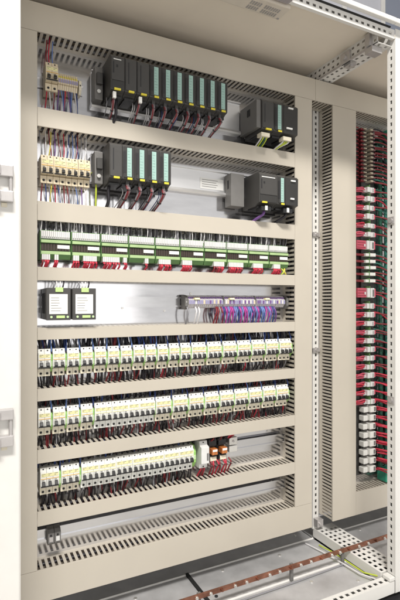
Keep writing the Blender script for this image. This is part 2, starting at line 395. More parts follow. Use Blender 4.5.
# ------------------------------------------------------------------ breakers
def breaker(n, style, gap, name='circuit_breaker'):
    """local origin: lower left back corner; x right, -y to the viewer"""
    w = .018 * n
    hm, cm = {'white': ('white', 'cream'), 'beige': ('beige', 'beige'), 'pure': ('white', 'white')}[style]
    root = thing(name, '', 'circuit breaker', (0, 0, 0))
    mb = MB()
    for k in range(n):
        mb.prism_x([(0, .022), (-.043, .022), (-.0445, .0235), (-.062, .0255), (-.0625, .0685), (-.0565, .0715), (-.0555, .081), (0, .081)], k * .018 + .0003, (k + 1) * .018 - .0003)
    mb.build('housing', M[hm], root, .0006)
    mb = MB()
    for k in range(n): mb.box(k * .018 + .0003, (k + 1) * .018 - .0003, -.050, 0, 0, .0217)
    mb.build('terminal_cover', M[cm], root, .0008)
    mb = MB(); mb.box(.003, w - .003, -.0632, -.0624, .0560, .0655)
    mb.build('label_strip', M['yl'], root)
    mb = MB(); mb.box(.002, w - .001, -.0631, -.0624, .0492, .0508); mb.build('colour_stripe', M['orange' if style != 'pure' else 'yl'], root)
    mb = MB()
    for k in range(n):
        for q, (l, zq) in enumerate(((.007, .0455), (.010, .0635), (.005, .0595))): mb.box(k * .018 + .004, k * .018 + .004 + l, -.0636, -.0632 if q else -.0624, zq, zq + .0011)
    mb.build('rating_print', M['greyp'], root)
    for k in range(n):
        mb = MB(); a = k * .018
        mb.prism_x([(-.060, .033), (-.0715, .030), (-.074, .0335), (-.069, .0415), (-.060, .0425)], a + .0045, a + .0135); mb.build('toggle', M['blackp'], root, .0008)
    mb = MB(); mb.box(.0015, w - .0015, -.0665, -.0622, .0262, .0292); mb.build('step_shadow', M['blackp'], root, .0005)  # black bar stands in for the shadow under the protruding front step
    for k in range(n):
        for z, y in ((.0085, -.0500), (.0765, -.0555)):
            mb = MB(); mb.cyl((k * .018 + .009, y, z), (0, -1, 0), .0036 if z < .05 else .0022, .0008, 10); mb.build('terminal_screw', M['dark'], root)
    if gap:
        mb = MB(); mb.prism_x([(0, .012), (-.046, .012), (-.052, .02), (-.060, .026), (-.060, .058), (-.050, .066), (0, .066)], w + .0004, w + gap - .0006)
        a = mb.build('auxiliary_contact', M['lime'], root, .0005)
        mb = MB(); mb.cyl((w + gap / 2, -.0505, .0655), (0, 0, 1), .0026, .010); mb.build('contact_screw', M['blackp'], a)
        mb = MB(); mb.box(w + .0008, w + gap - .001, -.0612, -.0600, .030, .045); mb.build('contact_window', M['mint'], a)
    return root
YB = .0725
protos = {}
WIRES = []          # (x, ztop, zbottom, row)
def place_breakers(seq, x, zb, rowname, group, style='white'):
    """seq: list of (poles, gap, style)"""
    n = len(seq)
    for i, (p, gap, stl) in enumerate(seq):
        key = (p, gap, stl)
        pw = {1: 'single pole', 2: 'two pole', 3: 'three pole'}[p]
        tone = {'white': 'white', 'beige': 'beige', 'pure': 'all white'}[stl]
        if n == 1: lb = '%s %s breaker %s' % (tone, pw, rowname)
        elif i < n / 2: lb = '%s %s breaker, %s from the left in %s' % (tone, pw, nth(i + 1), rowname)
        else:
            lb = '%s %s breaker, %s from the right in %s' % (tone, pw, nth(n - i), rowname)
        if key not in protos:
            o = breaker(p, stl, gap); protos[key] = o; o.location = (x, YB, zb + H); o['label'] = lb
        else:
            o = copy_tree(protos[key], (x, YB - random.uniform(0, .0012), zb + random.uniform(-.0005, .0005)), lb)
            o.rotation_euler = (random.uniform(-.006, .006), random.uniform(-.006, .006), 0)
        o['group'] = group
        for k in range(p): WIRES.append((x + k * .018 + .009, zb + .081, zb, rowname, k, p))
        if gap: WIRES.append((x + p * .018 + gap / 2, zb + .081, zb, rowname, -1, p))
        x += p * .018 + gap
    return x
E = [(2, .0054, 'white')] * 12 + [(3, .0068, 'white')] * 7
place_breakers(E, .176, -.2195, 'the upper full breaker row', 'breakers in the upper full row')
F = [(2, .0054, 'white')] * 4 + [(3, 0, 'pure')] * 2 + [(2, 0, 'pure')] + [(3, .003, 'pure')] + [(3, .0062, 'white')] * 9
place_breakers(F, .176, -.393, 'the second full breaker row', 'breakers in the second full row')
G = [(3, .0054, 'white')] * 2 + [(3, 0, 'pure')] * 7
xg = place_breakers(G, .182, -.569, 'the lowest breaker row', 'breakers in the lowest row')
nW = len(WIRES)
place_breakers([(2, 0, 'beige')] * 4, .184, .352, 'the beige breaker row', 'four beige breakers')
place_breakers([(2, 0, 'beige')], .197, .626, 'standing alone beside small terminals at top left', 'single breaker')

# ------------------------------------------------------------------ wires
wire_protos = {}
def wire(x, y, z, shape, r, m, label, group, name='wire'):
    """shape: tuple of offsets; meshes are shared between equal shapes"""
    key = (shape, r, m, name)
    if key not in wire_protos:
        mb = MB(); mb.tube(shape, r, 6); o = mb.build(name, M[m]); wire_protos[key] = o
    else:
        o = wire_protos[key].copy(); COL.objects.link(o)
    o.location = (x, y, z + H); tag(o, label, 'wire', group)
    return o
MASS = MB(); MASSM = []
def mass(x, y, z, shape, r, m):
    if m not in MASSM: MASSM.append(m)
    MASS.tube([(x + p[0], y + p[1], z + p[2]) for p in shape], r, 5, MASSM.index(m))
def smooth_pts(pts, n=4):
    P = [Vector(p) for p in pts]; out = []
    for i in range(len(P) - 1):
        p0 = P[max(i - 1, 0)]; p1 = P[i]; p2 = P[i + 1]; p3 = P[min(i + 2, len(P) - 1)]
        for k in range(n):
            t = k / n
            out.append(tuple(.5 * (2 * p1 + (p2 - p0) * t + (2 * p0 - 5 * p1 + 4 * p2 - p3) * t * t + (3 * p1 - p0 - 3 * p2 + p3) * t ** 3)))
    out.append(tuple(P[-1])); return tuple(out)
UP = [smooth_pts([(0, 0, -.004), (dx * .3, -.004, .012), (dx, .004, .030), (dx, .008, .050)]) for dx in (-.005, -.002, .003, .006)]
DN = [smooth_pts([(0, 0, .003), (dx * .2, -.003, -.010), (dx * .7, .008, -.026), (dx, .026, -.052)]) for dx in (-.006, -.002, .002, .007)]
rowshort = {'the upper full breaker row': 'upper full breaker row', 'the second full breaker row': 'second full breaker row', 'the lowest breaker row': 'lowest breaker row'}
CN = {'w_black': 'black', 'w_red': 'red', 'w_dred': 'dark red', 'w_blue': 'blue', 'w_lblue': 'light blue', 'w_purple': 'purple', 'w_white': 'white', 'w_grey': 'grey',
      'w_yellow': 'yellow', 'w_mag': 'magenta', 'w_rose': 'rose red', 'w_lime': 'yellow green', 'w_green': 'green', 'w_teal': 'teal'}
for (x, zt, zb, row, k, p) in WIRES[:nW]:
    rs = rowshort[row]
    if k >= 0:
        m = random.choices(['w_black', 'w_blue', 'w_dred', 'w_grey'], [7, 1.2, .8, .8])[0]
        mass(x, YB - .036, zt, random.choice(UP), .0027, m)
        m = random.choices(['w_black', 'w_dred', 'w_red', 'w_grey'], [6.5, 2.2, .4 if p == 3 else .15, .7])[0]
        wire(x, YB - .036, zb, random.choice(DN), .0026, m, '%s wire dropping from the %s into the duct below' % (CN[m], rs), '%s wires below the %s' % (CN[m], rs))
    else:
        m = random.choice(['w_blue', 'w_blue', 'w_lblue'])
        mass(x, YB - .050, zt - .008, UP[random.choice((1, 2))], .0022, m)
# deep tangles behind, one mass per gap
def tangle( x0, x1, z0, z1, n, mats, r=.0022, y0=.030, y1=.066, lean=.012):
    for i in range(n):
        x = random.uniform(x0, x1); dx = random.uniform(-lean, lean); y = random.uniform(y0, y1)
        mass(0, 0, 0, smooth_pts([(x, y, z0), (x + dx * .4, y - .006, z0 + (z1 - z0) * .4), (x + dx, y, z1)], 3), r * random.uniform(.8, 1.15), random.choice(mats))
BL = ['w_black'] * 5 + ['w_blue', 'w_dred', 'w_grey']
for z0, z1, xa in ((-.150, -.095, 1.095), (-.322, -.27, 1.095), (-.498, -.448, .70)):
    tangle(.178, xa, z0, z1, int(230 * (xa - .178)), BL, y0=.045)
for z0, z1, xa in ((-.265, -.208, 1.095), (-.445, -.383, 1.09), (-.628, -.560, .69)):
    tangle(.178, xa, z0, z1, int(110 * (xa - .178)), ['w_black'] * 6 + ['w_dred', 'w_dred', 'w_grey'], y0=.042)

# ------------------------------------------------------------------ rows A and B: small wires and terminals at the left
UPB = [smooth_pts([(0, 0, -.004), (dx * .3, -.012, .02), (dx * .7, .0, .05), (dx, .01, .105)]) for dx in (-.008, .002, .010)]
DNB = [smooth_pts([(0, 0, .004), (dx * .2, -.006, -.012), (dx * .8, -.002, -.05), (dx, .002, -.088)]) for dx in (-.005, .004, .010)]
cols = ['w_grey', 'w_white', 'w_yellow', 'w_dred', 'w_purple', 'w_grey', 'w_dred', 'w_red', 'w_blue', 'w_white', 'w_lblue', 'w_dred', 'w_blue', 'w_grey', 'w_white', 'w_grey']
for i in range(16):
    x = .190 + i * .0088; m = cols[i]
    wire(x, .034, .432, UPB[i % 3], .0016, m, '%s wire rising from the four beige breakers' % CN[m], '%s wires above the beige breakers' % CN[m])
    m = cols[(i * 5 + 3) % 16]
    wire(x, .034, .352, DNB[i % 3], .0016, m, '%s wire falling from the four beige breakers' % CN[m], '%s wires below the beige breakers' % CN[m])
wire(.346, .05, .40, smooth_pts([(0, .02, .012), (.004, -.01, 0), (.006, -.012, -.06), (.006, .0, -.14)]), .0028, 'w_lime', 'yellow green earth wire at the right of the beige breakers', 'earth wire')
UPA = smooth_pts([(0, 0, -.004), (-.004, -.004, .03), (.002, .01, .10)])
for x, m in ((.205, 'w_dred'), (.212, 'w_red'), (.222, 'w_lblue')):
    wire(x, .034, .707, UPA, .0018, m, '%s wire rising from the lone beige breaker' % CN[m], '%s wires above the lone breaker' % CN[m])
for i in range(4):
    m = ['w_red', 'w_white', 'w_grey', 'w_dred'][i]
    wire(.203 + i * .0075, .034, .628, DNB[i % 3], .0018, m, '%s wire falling from the lone beige breaker' % CN[m], '%s wires below the lone breaker' % CN[m])
tb = None
tcol = ['w_purple', 'w_lblue', 'w_blue', 'w_red', 'w_purple', 'w_blue', 'w_lblue', 'w_white', 'w_blue']
for i in range(9):
    x = .2365 + i * .0066
    if tb is None:
        tb = thing('terminal_block', '', 'terminal block', (x, YB, .640), 'small terminals beside the lone breaker')
        mb = MB(); mb.prism_x([(0, 0), (-.030, .004), (-.034, .018), (-.040, .020), (-.040, .038), (-.034, .040), (-.028, .056), (0, .058)], 0, .0060); mb.build('body', M['beige'], tb, .0004)
        mb = MB(); mb.box(.0008, .0052, -.0412, -.0398, .024, .034); mb.build('marker', M['clear'], tb)
        mb = MB(); mb.box(.0012, .0048, -.0352, -.0335, .0405, .0455); mb.build('bridge', M['yellow'], tb)
        o = tb; 
    else: o = copy_tree(tb, (x, YB, .640))
    o['label'] = 'slim beige terminal with lilac marker beside the lone breaker'
    m = tcol[i]
    wire(x + .003, .045, .643, DNB[(i * 2) % 3], .0018, m, '%s wire falling from the slim terminals at top left' % CN[m], '%s wires below the slim terminals' % CN[m])
es = thing('end_stop', 'grey end clamp closing the row of slim terminals at top left', 'end clamp', (.299, YB, .642))
mb = MB(); mb.prism_x([(0, 0), (-.026, 0), (-.036, .012), (-.036, .040), (-.02, .048), (0, .05)], 0, .008); mb.build('clamp', M['cream'], es, .0006)
mb = MB(); mb.cyl((.004, -.036, .026), (0, -1, 0), .0022, .0012); mb.build('screw', M['dark'], es)

# ------------------------------------------------------------------ controllers
PR = [(0, 0), (-.082, 0), (-.096, .008), (-.112, .012), (-.1135, .110), (-.105, .118), (0, .121)]
def plc_module(w, kind, label, group, x, zb, y=.0655):
    o = thing('controller_module', label, 'controller', (x, y, zb), group)
    mb = MB(); mb.prism_x(PR, .0004, w - .0004); mb.build('housing', M['anth' if kind != 'slim' else 'anth2'], o, .0012)
    if kind == 'io':
        mb = MB(); mb.box(.003, w - .003, -.1155, -.1132, .016, .110); d = mb.build('front_door', M['anth2'], o, .0012)
        mb = MB(); mb.box(w * .34, w * .70, -.1166, -.1156, .019, .106); mb.build('label_strip', M['teal'], d)
        mb = MB()
        for q in range(9): mb.box(w * .38, w * (.50 + .14 * random.random()), -.1169, -.1166, .024 + q * .0088, .0252 + q * .0088)
        mb.build('print', M['tealprint'], d)
        mb = MB(); mb.box(w * .36, w * .74, -.1185, -.1156, .0095, .0155); mb.build('yellow_tag', M['yellow'], d, .0005)
        mb = MB(); mb.box(w * .05, w * .26, -.1160, -.1150, .030, .095); mb.build('led_column', M['blackp'], d)
    elif kind == 'cpu':
        mb = MB(); mb.box(.002, w - .002, -.1150, -.1130, .040, .108); d = mb.build('front_panel', M['anth'], o, .001)
        mb = MB(); mb.box(.008, w - .012, -.1157, -.1149, .1005, .1030); mb.build('maker_mark', M['paper'], d)
        mb = MB(); mb.box(.003, w - .003, -.1145, -.1125, .014, .038); mb.build('lower_door', M['anth2'], o, .001)
        mb = MB(); mb.box(.010, .030, -.118, -.1122, .0095, .0150); mb.build('yellow_tag', M['yellow'], o, .0005)
        mb = MB(); mb.box(.006, .010, -.1156, -.1149, .060, .094); mb.box(.016, .022, -.1156, -.1149, .078, .086); mb.build('led_column', M['blackp'], d)
    elif kind == 'plain':
        mb = MB(); mb.box(.002, w - .002, -.1150, -.1130, .016, .110); d = mb.build('front_panel', M['anth'], o, .001)
        mb = MB(); mb.box(w * .3, w * .75, -.118, -.1122, .0095, .0150); mb.build('yellow_tag', M['yellow'], o, .0005)
        mb = MB(); mb.box(.010, .013, -.1156, -.1149, .035, .100); mb.build('seam', M['blackp'], d)
    # plug slot under the front
    mb = MB(); mb.box(.004, w - .004, -.094, -.03, -.006, .0); mb.build('plug_socket', M['blackp'], o)
    return o
def bundle(x, y, z, dx, dz, label, r=.0052):
    o = thing('cable_bundle', label, 'cable', (x, y, z), 'wire bundles under the controllers')
    dx *= .6; pts = smooth_pts([(0, 0, 0), (random.uniform(-.003, .003), -.006, dz * .25), (dx * .5 + random.uniform(-.004, .004), .022, dz * .55), (dx, .085, dz * .95)], 5)
    mb = MB()
    for k in range(5):
        a = k * 2 * math.pi / 5
        mb.tube([(p[0] + math.cos(a + i * .25) * r * .55, p[1] + math.sin(a + i * .25) * r * .55, p[2]) for i, p in enumerate(pts)], r * .42, 6, k % 3)
    mb.build('wires', [M['w_pink'], M['w_grey'], M['w_dred']], o)
    for i in (4, 9):
        mb = MB(); mb.tube([Vector(pts[i]), Vector(pts[i]) + (Vector(pts[i + 1]) - Vector(pts[i])) * .35], r * 1.12, 8); mb.build('cable_tie', M['blackp'], o)
    mb = MB(); mb.box(-.005, .005, -.006, .006, -.004, .010); mb.build('plug', M['anth'], o, .001)
    for k in range(3): mass(x + random.uniform(-.014, .014), y + .03, z, pts, .0015, random.choice(['w_grey', 'w_white', 'w_dred', 'w_black', 'w_blue']))
    return o
gA = 'modules of the long black controller row'
plc_module(.0435, 'cpu', 'dark controller module with a pale mark, leftmost of the long row', gA, .3757, .6285)
plc_module(.0380, 'plain', 'plain dark controller module, second from the left in the long row', gA, .4195, .6285)
plc_module(.0410, 'plain', 'plain dark controller module directly left of the teal labelled ones', gA, .4578, .6285)
for i in range(7):
    lb = 'black module with teal label strip, %s of seven in the long row' % (nth(i + 1) + ' from the left') if i < 6 else 'black module with teal label strip at the right end of the long row'
    plc_module(.0400, 'io', lb, gA, .499 + i * .0400, .6285)
    bundle(.517 + i * .040, -.028, .628, -.006 - .005 * i, -.085, 'pinkish wire bundle below the %s teal labelled module of the long row' % nth(i + 1))
bundle(.388, -.03, .630, -.004, -.085, 'pinkish wire bundle under the leftmost module of the long row', .0045)
bundle(.470, -.03, .630, -.006, -.085, 'pinkish wire bundle under the third module of the long row', .0045)
for x, lb in ((.388, 'leftmost'), (.470, 'third')):
    mb = MB(); mb.box(x - .005, x + .005, -.047, -.037, .615, .634); tag(mb.build('wire_marker', M['paper'], bevel=.001, loc=(0, 0, H)), 'white wire marker under the %s module of the long row' % lb, 'marker')
gB = 'modules of the short black controller row'
plc_module(.0400, 'plain', 'plain dark module at the left end of the short controller row', gB, .372, .3625)
for i in range(4):
    plc_module(.0400, 'io', 'black module with teal label strip, %s of four in the short row' % nth(i + 1), gB, .412 + i * .040, .3625)
    bundle(.432 + i * .040, -.028, .362, -.030 - .002 * i, -.085, 'pinkish wire bundle below the %s teal labelled module of the short row' % nth(i + 1), .0068 if i in (0, 3) else .0055)
wire(.385, .0, .37, smooth_pts([(0, 0, 0), (-.005, -.004, -.03), (-.004, .0, -.06), (-.012, .03, -.095)]), .005, 'w_black', 'thick black cable under the plain module of the short row', 'black controller cables', 'cable')
wire(.405, -.01, .635, smooth_pts([(0, 0, 0), (-.004, -.004, -.03), (-.004, .0, -.06), (-.012, .03, -.095)]), .005, 'w_black', 'thick black cable under the second module of the long row', 'black controller cables', 'cable')
# small parts left of the controllers
for zb, lb in ((.625, 'long'), (.362, 'short')):
    o = thing('side_connector', 'grey end connector at the left end of the %s controller row' % lb, 'connector', (.345, .07, zb))
    mb = MB(); mb.box(0, .026, -.045, 0, .006, .108); mb.build('shell', M['greyp'], o, .003)
    mb = MB(); mb.box(.004, .022, -.06, -.046, .05, .085); mb.build('latch', M['anth'], o, .002)
    mb = MB(); mb.cyl((.012, -.046, .03), (0, -1, 0), .006, .006); mb.build('screw', M['zincbolt'], o)
# right hand controllers
gC = 'modules of the upper right controller'
def side_box(x, zb, label, d, w, h, y=.07):
    o = thing('side_block', label, 'controller', (x, y, zb))
    mb = MB(); mb.box(0, w, -d, 0, 0, h); mb.build('housing', M['greyp'], o, .002)
    mb = MB(); mb.box(-.0012, .0, -d * .62, -d * .45, h * .55, h * .80); mb.build('side_window', M['dark'], o)
    return o
side_box(.8995, .615, 'grey block standing in for the lit left side of the upper right controller', .112, .018, .098)  # lighter grey block imitates the controller's lit side face
plc_module(.0515, 'plain', 'black module at the left of the upper right controller', gC, .9180, .600)
plc_module(.0420, 'io', 'black module with teal strip in the upper right controller', gC, .9700, .600)
plc_module(.0640, 'slim', 'black end module of the upper right controller beside the upright duct', gC, 1.0125, .600)
side_box(.835, .345, 'dark flat unit at the far left of the lower right controller', .045, .055, .118)
plc_module(.0770, 'cpu', 'large dark module with pale mark in the lower right controller', 'modules of the lower right controller', .908, .340)
plc_module(.0360, 'io', 'narrow black module with teal strip in the lower right controller', 'modules of the lower right controller', .9855, .340)
plc_module(.0560, 'slim', 'black end module of the lower right controller overlapping the upright duct', 'modules of the lower right controller', 1.0220, .340)
mark = lambda x, z, w, h, m, lb: tag((lambda q: (q.box(x, x + w, -.0535, -.0485, z, z + h), q.build('front_label', M[m], bevel=.0008, loc=(0, 0, H)))[1])(MB()), lb, 'label')
mark(1.030, .700, .022, .005, 'paper', 'small white label high on the upper right end module')
mark(1.022, .626, .026, .006, 'paper', 'small white label low on the upper right end module')
mark(1.042, .438, .020, .005, 'paper', 'small white label high on the lower right end module')
mark(1.040, .372, .016, .006, 'paper', 'small white label low on the lower right end module')
# plugs and coloured wires under the right controllers
for x, lb in ((.935, 'left'), (1.03, 'right')):
    o = thing('plug_connector', 'cream plug with earth wires, the %s one under the upper right controller' % lb, 'plug', (x, -.03, .592))
    mb = MB(); mb.box(-.018, .018, -.016, .012, -.006, .008); mb.build('plug_body', M['cream'], o, .001)
    for k, (dx, m) in enumerate(((-.012, 'w_white'), (-.004, 'w_lime'), (.004, 'w_green' if lb == 'left' else 'w_lime'), (.011, 'w_white' if lb == 'right' else 'w_lime'))):
        mb = MB(); sl = -.018 if lb == 'right' else .003
        mb.tube(smooth_pts([(dx, 0, 0), (dx, -.004, -.010), (dx + sl * (1 + k * .4) * .6, .028, -.024), (dx + sl * 1.2, .075, -.045)]), .0026, 6); mb.build('lead', M[m], o)
for x, lb in ((.94, 'left'), (1.035, 'right')):
    o = thing('plug_connector', 'dark plug under the lower right controller, on its %s' % lb, 'plug', (x, -.025, .332))
    mb = MB(); mb.box(-.02, .02, -.018, .02, -.008, .008); mb.build('plug_body', M['blackp'], o, .001)
    mb = MB(); mb.box(-.006, .004, -.020, -.0182, -.006, .010); mb.build('tag', M['paper'], o)
    mb = MB(); mb.tube(smooth_pts([(0, 0, -.005), (-.004, -.004, -.018), (-.020, .028, -.036), (-.030, .075, -.055)]), .005, 7); mb.build('lead', M['w_purple' if lb == 'left' else 'w_black'], o)

# ------------------------------------------------------------------ row C: green modules
def green_module(full):
    o = thing('interface_module', '', 'relay module', (0, 0, 0)); w = .0865
    mb = MB(); mb.prism_x([(0, .0), (-.050, .0), (-.058, .012), (-.058, .022), (-.052, .023), (-.052, .046), (-.058, .047), (-.058, .056), (-.046, .058), (-.046, .085), (0, .085)], 0, w); mb.build('carrier', M['green'], o, .0008)
    mb = MB(); mb.box(.0015, w - .0015, -.0605, -.0581, .0135, .0225); mb.box(.0015, w - .0015, -.0605, -.0581, .047, .0555); mb.build('edge_strip', M['lgreen'], o, .0006)
    mb = MB()
    for k in range(10): mb.box(.002 + k * .00825, .0095 + k * .00825, -.0560, -.0521, .0242, .0452)
    mb.build('relay_row', M['brown'], o, .0008)
    mb = MB(); mb.box(w * .55, w - .004, -.0585, -.0562, .031, .0415); mb.build('label', M['paper'], o, .0005)
    mb = MB()
    for k in range(14): mb.box(.002 + k * .0059, .0072 + k * .0059, -.0565, -.0462, .0592, .082)
    mb.build('terminal_plug', M['plug'], o, .0006)
    mb = MB()
    for k in range(14): mb.box(.0035 + k * .0059, .0058 + k * .0059, -.0570, -.0563, .0605, .0655)
    mb.build('plug_opening', M['greyp'], o)
    return o
gm = None
redmap = [((0, 4), (6, 8)), ((0, 3), (5, 12)), ((0, 9), (11, 13)), ((8, 10),), ((1, 8),), ((0, 6),), ((5, 12),), ((0, 10),), ((2, 9),), ((2, 7),)]
for i in range(10):
    x = .1815 + i * .0892
    if gm is None: gm = green_module(True); o = gm; o.location = (x, .0600, .1265 + H)
    else: o = copy_tree(gm, (x, .0600, .1265))
    o['label'] = 'green relay module, %s from the %s in the green row' % ((nth(i + 1), 'left') if i < 5 else (nth(10 - i), 'right'))
    o['group'] = 'green modules in one row'
    for j, (a, b) in enumerate(redmap[i]):
        q = thing('plug_connector', 'white plug with red wires, %s under the green module %s' % (('left one' if j == 0 else 'right one') if len(redmap[i]) > 1 else 'only one', ('%s from the left' % nth(i + 1)) if i < 5 else ('%s from the right' % nth(10 - i))),
                  'plug', (x + .003 + a * .0059, -.002, .117), 'white plugs with red wires under the green modules')
        L = (b - a) * .0059
        mb = MB()
        for k in range(b - a): mb.box(k * .0059, k * .0059 + .0052, -.004, .03, .006, .022)
        mb.build('plug_body', M['plug'], q, .0006)
        for k in range(b - a):
            mb = MB(); dx = random.uniform(-.004, .004)
            mb.tube(smooth_pts([(k * .0059 + .0026, .002, .007), (k * .0059 + .0026 + dx, -.004, -.004), (k * .0059 + dx, .012, -.018), (k * .0059 + dx * 2, .03, -.040)], 3), .0032, 6)
            mb.build('lead', M['w_red' if random.random() < .85 else 'w_dred'], q)
wire(1.060, .012, .125, smooth_pts([(0, 0, 0), (-.004, -.006, -.012), (.006, .0, -.024), (.012, .03, -.04)]), .003, 'w_yellow', 'yellow earth wire at the right end of the green row', 'earth wires of the green row')
wire(1.046, .012, .125, smooth_pts([(0, 0, 0), (.006, -.006, -.012), (-.002, .0, -.024), (.006, .03, -.04)]), .003, 'w_lime', 'yellow green earth wire at the right end of the green row', 'earth wires of the green row')
tangle(.180, 1.075, .204, .262, 230, ['w_black', 'w_grey', 'w_white', 'w_black', 'w_grey'], .0017, .010, .045, .006)

# ------------------------------------------------------------------ row D: power supplies, lilac terminals
for i, (x, lb) in enumerate(((.1935, 'left'), (.2680, 'right'))):
    o = thing('power_supply', 'black power supply with white front label, the %s of two' % lb, 'power supply', (x, .0725, -.054), 'two black power supplies')
    w = .071
    mb = MB(); mb.box(0, w, -.088, 0, .002, .094); mb.build('housing', M['anth'], o, .002)
    mb = MB(); mb.box(.001, w - .001, -.0925, -.0885, .001, .095); f = mb.build('front_frame', M['anth'], o, .0015)
    mb = MB(); mb.box(.009, w - .010, -.0937, -.0926, .019, .077); mb.build('label', M['paper'], f, .0004)
    mb = MB()
    for k in range(6): mb.box(.014, .014 + random.uniform(.018, .034), -.0940, -.0938, .028 + k * .0075, .0292 + k * .0075)
    mb.build('print', M['greyp'], f)
    mb = MB(); mb.box(.026, .048, -.0955, -.0890, .083, .0965); mb.build('output_terminal', M['led'], o, .001)
    mb = MB(); mb.box(.029, .053, -.0945, -.0926, .007, .0145); mb.build('display_window', M['led'], f, .0005)
    for xx in (.015, .061):
        mb = MB(); mb.cyl((xx, -.0925, .0105), (0, -1, 0), .0035, .002); mb.build('indicator', M['mint'], f)
    mb = MB()
    for k in range(9): mb.box(-.0006, 0, -.075 + k * .007, -.072 + k * .007, .02, .08)
    mb.build('vent', M['dark'], o)
    for k in range(4):
        wire(x + .022 + k * .009, -.002, .040, smooth_pts([(0, 0, -.002), (.002, -.004, .010), (.002 * k, .01, .024), (0, .02, .045)], 3), .0022, ['w_grey', 'w_white', 'w_white', 'w_black'][k], '%s wire on top of the %s power supply' % (['grey', 'white', 'white', 'black'][k], lb), 'wires on the power supplies')
tm = None
LIL = ['clear', 'clearw']
for i in range(52):
    x = .672 + i * .0080
    if tm is None:
        tm = thing('terminal_block', '', 'terminal block', (x, YB, -.022), 'lilac terminals on the bare rail')
        mb = MB(); mb.prism_x([(0, 0), (-.028, .002), (-.034, .012), (-.040, .014), (-.040, .030), (-.034, .032), (-.026, .044), (0, .046)], 0, .0072); mb.build('body', M['clearw'], tm, .0005)
        mb = MB(); mb.box(.0008, .0064, -.0415, -.0398, .0155, .0285); mb.build('marker', M['clear'], tm)
        mb = MB(); mb.box(.0012, .0060, -.0335, -.0300, .0335, .0400); mb.build('upper_entry', M['w_purple'], tm)
        o = tm
    else:
        if i % 17 == 0 and i: continue
        o = copy_tree(tm, (x, YB + random.uniform(0, .0015), -.022 + random.uniform(-.0006, .0006)))
        q = random.random()
        if q < .5:
            for ch in o.children:
                if ch.name.startswith('marker'):
                    ch.data = ch.data.copy(); ch.data.materials[0] = M['beige' if q < .14 else ('plug' if q < .3 else 'w_purple')]
    o['label'] = 'lilac clear terminal in the row on the bare rail above the breakers'
for x, lb in ((.660, 'left'), (1.0885, 'right')):
    o = thing('end_stop', 'grey end clamp at the %s end of the lilac terminals' % lb, 'end clamp', (x, YB, -.026))
    mb = MB(); mb.prism_x([(0, 0), (-.026, 0), (-.036, .012), (-.036, .040), (-.02, .050), (0, .052)], 0, .0095); mb.build('clamp', M['greyp'], o, .0006)
    mb = MB(); mb.cyl((.0047, -.036, .026), (0, -1, 0), .0022, .0012); mb.build('screw', M['zincbolt'], o)
for x, lb in ((.692, 'left'), (.832, 'middle'), (.985, 'right')):
    o = thing('group_marker', 'pale yellow marker on the lilac terminals, the %s of three' % lb, 'marker', (x, .03, .008))
    mb = MB(); mb.box(0, .020, -.002, .012, 0, .007); mb.build('plate', M['yl'], o, .0008); mb = MB(); mb.box(.002, .018, -.0024, -.0020, .002, .005); mb.build('card', M['paper'], o)
cm = ['w_mag', 'w_mag', 'w_purple', 'w_lblue', 'w_lblue', 'w_blue', 'w_mag', 'w_purple', 'w_lblue']
DNC = [smooth_pts([(0, 0, .003), (dx * .2, -.010, -.012), (dx * .8, -.006, -.035), (dx, .012, -.072)]) for dx in (-.009, -.004, .004, .009)]
for i in range(40):
    x = .782 + i * .0064; m = cm[i % 9] if i > 4 else ['w_dred', 'w_dred', 'w_grey', 'w_dred', 'w_purple'][i]
    if 27 < i < 30 or i > 36: m = random.choice(['w_grey', 'w_purple', 'w_blue'])
    wire(x, .042, -.021, DNC[i % 4], .0030, m, '%s wire hanging from the lilac terminals into the duct' % CN[m], '%s wires under the lilac terminals' % CN[m])
for x, m in ((.668, 'w_grey'), (.700, 'w_white'), (.712, 'w_white')):
    wire(x, .04, -.021, DNC[1], .0030, m, '%s wire under the left end of the lilac terminals' % CN[m], '%s wires at the left end of the lilac terminals' % CN[m])

# ------------------------------------------------------------------ row G extras
o = thing('earth_terminal', 'yellow green terminal between the lowest breakers and the grey relay', 'terminal block', (xg + .001, YB, -.57))
mb = MB(); mb.prism_x([(0, 0), (-.036, 0), (-.05, .02), (-.05, .055), (-.036, .075), (0, .078)], 0, .014); mb.build('body', M['lime'], o, .001)
mb = MB(); mb.box(.002, .012, -.0515, -.0498, .030, .045); mb.build('marker', M['mint'], o)
o = thing('control_relay', 'tall light grey relay right of the lowest breaker row', 'relay', (.706, YB, -.575))
mb = MB(); mb.prism_x([(0, 0), (-.050, 0), (-.054, .016), (-.068, .020), (-.068, .076), (-.054, .080), (-.050, .094), (0, .096)], 0, .0300); mb.build('housing', M['plug'], o, .0015)
mb = MB(); mb.box(.021, .027, -.0692, -.0678, .030, .055); mb.build('label', M['greyp'], o)
for z in (.006, .088):
    mb = MB(); mb.cyl((.015, -.0500, z), (0, -1, 0), .003, .002); mb.build('screw', M['dark'], o)
for i, (x, lb) in enumerate(((.748, 'left'), (.787, 'right'))):
    o = thing('plug_in_relay', 'amber plug in relay on a black socket, the %s of two' % lb, 'relay', (x, YB, -.562), 'amber relays in the lowest row')
    mb = MB(); mb.prism_x([(0, 0), (-.045, 0), (-.045, .022), (-.030, .024), (-.030, .052), (-.042, .054), (-.042, .078), (0, .08)], 0, .030); mb.build('socket', M['blackp'], o, .001)
    mb = MB(); mb.box(.004, .026, -.060, -.0305, .028, .049); mb.build('relay_cube', M['amber'], o, .002)
    mb = MB(); mb.box(.003, .027, -.048, -.0452, .004, .018); mb.build('label', M['cream'], o)
    mb = MB(); mb.box(.006, .024, -.0612, -.0601, .040, .047); mb.build('label', M['paper'], o)
o = thing('end_bracket', 'pale grey metal bracket right of the amber relays', 'bracket', (.832, YB, -.545))
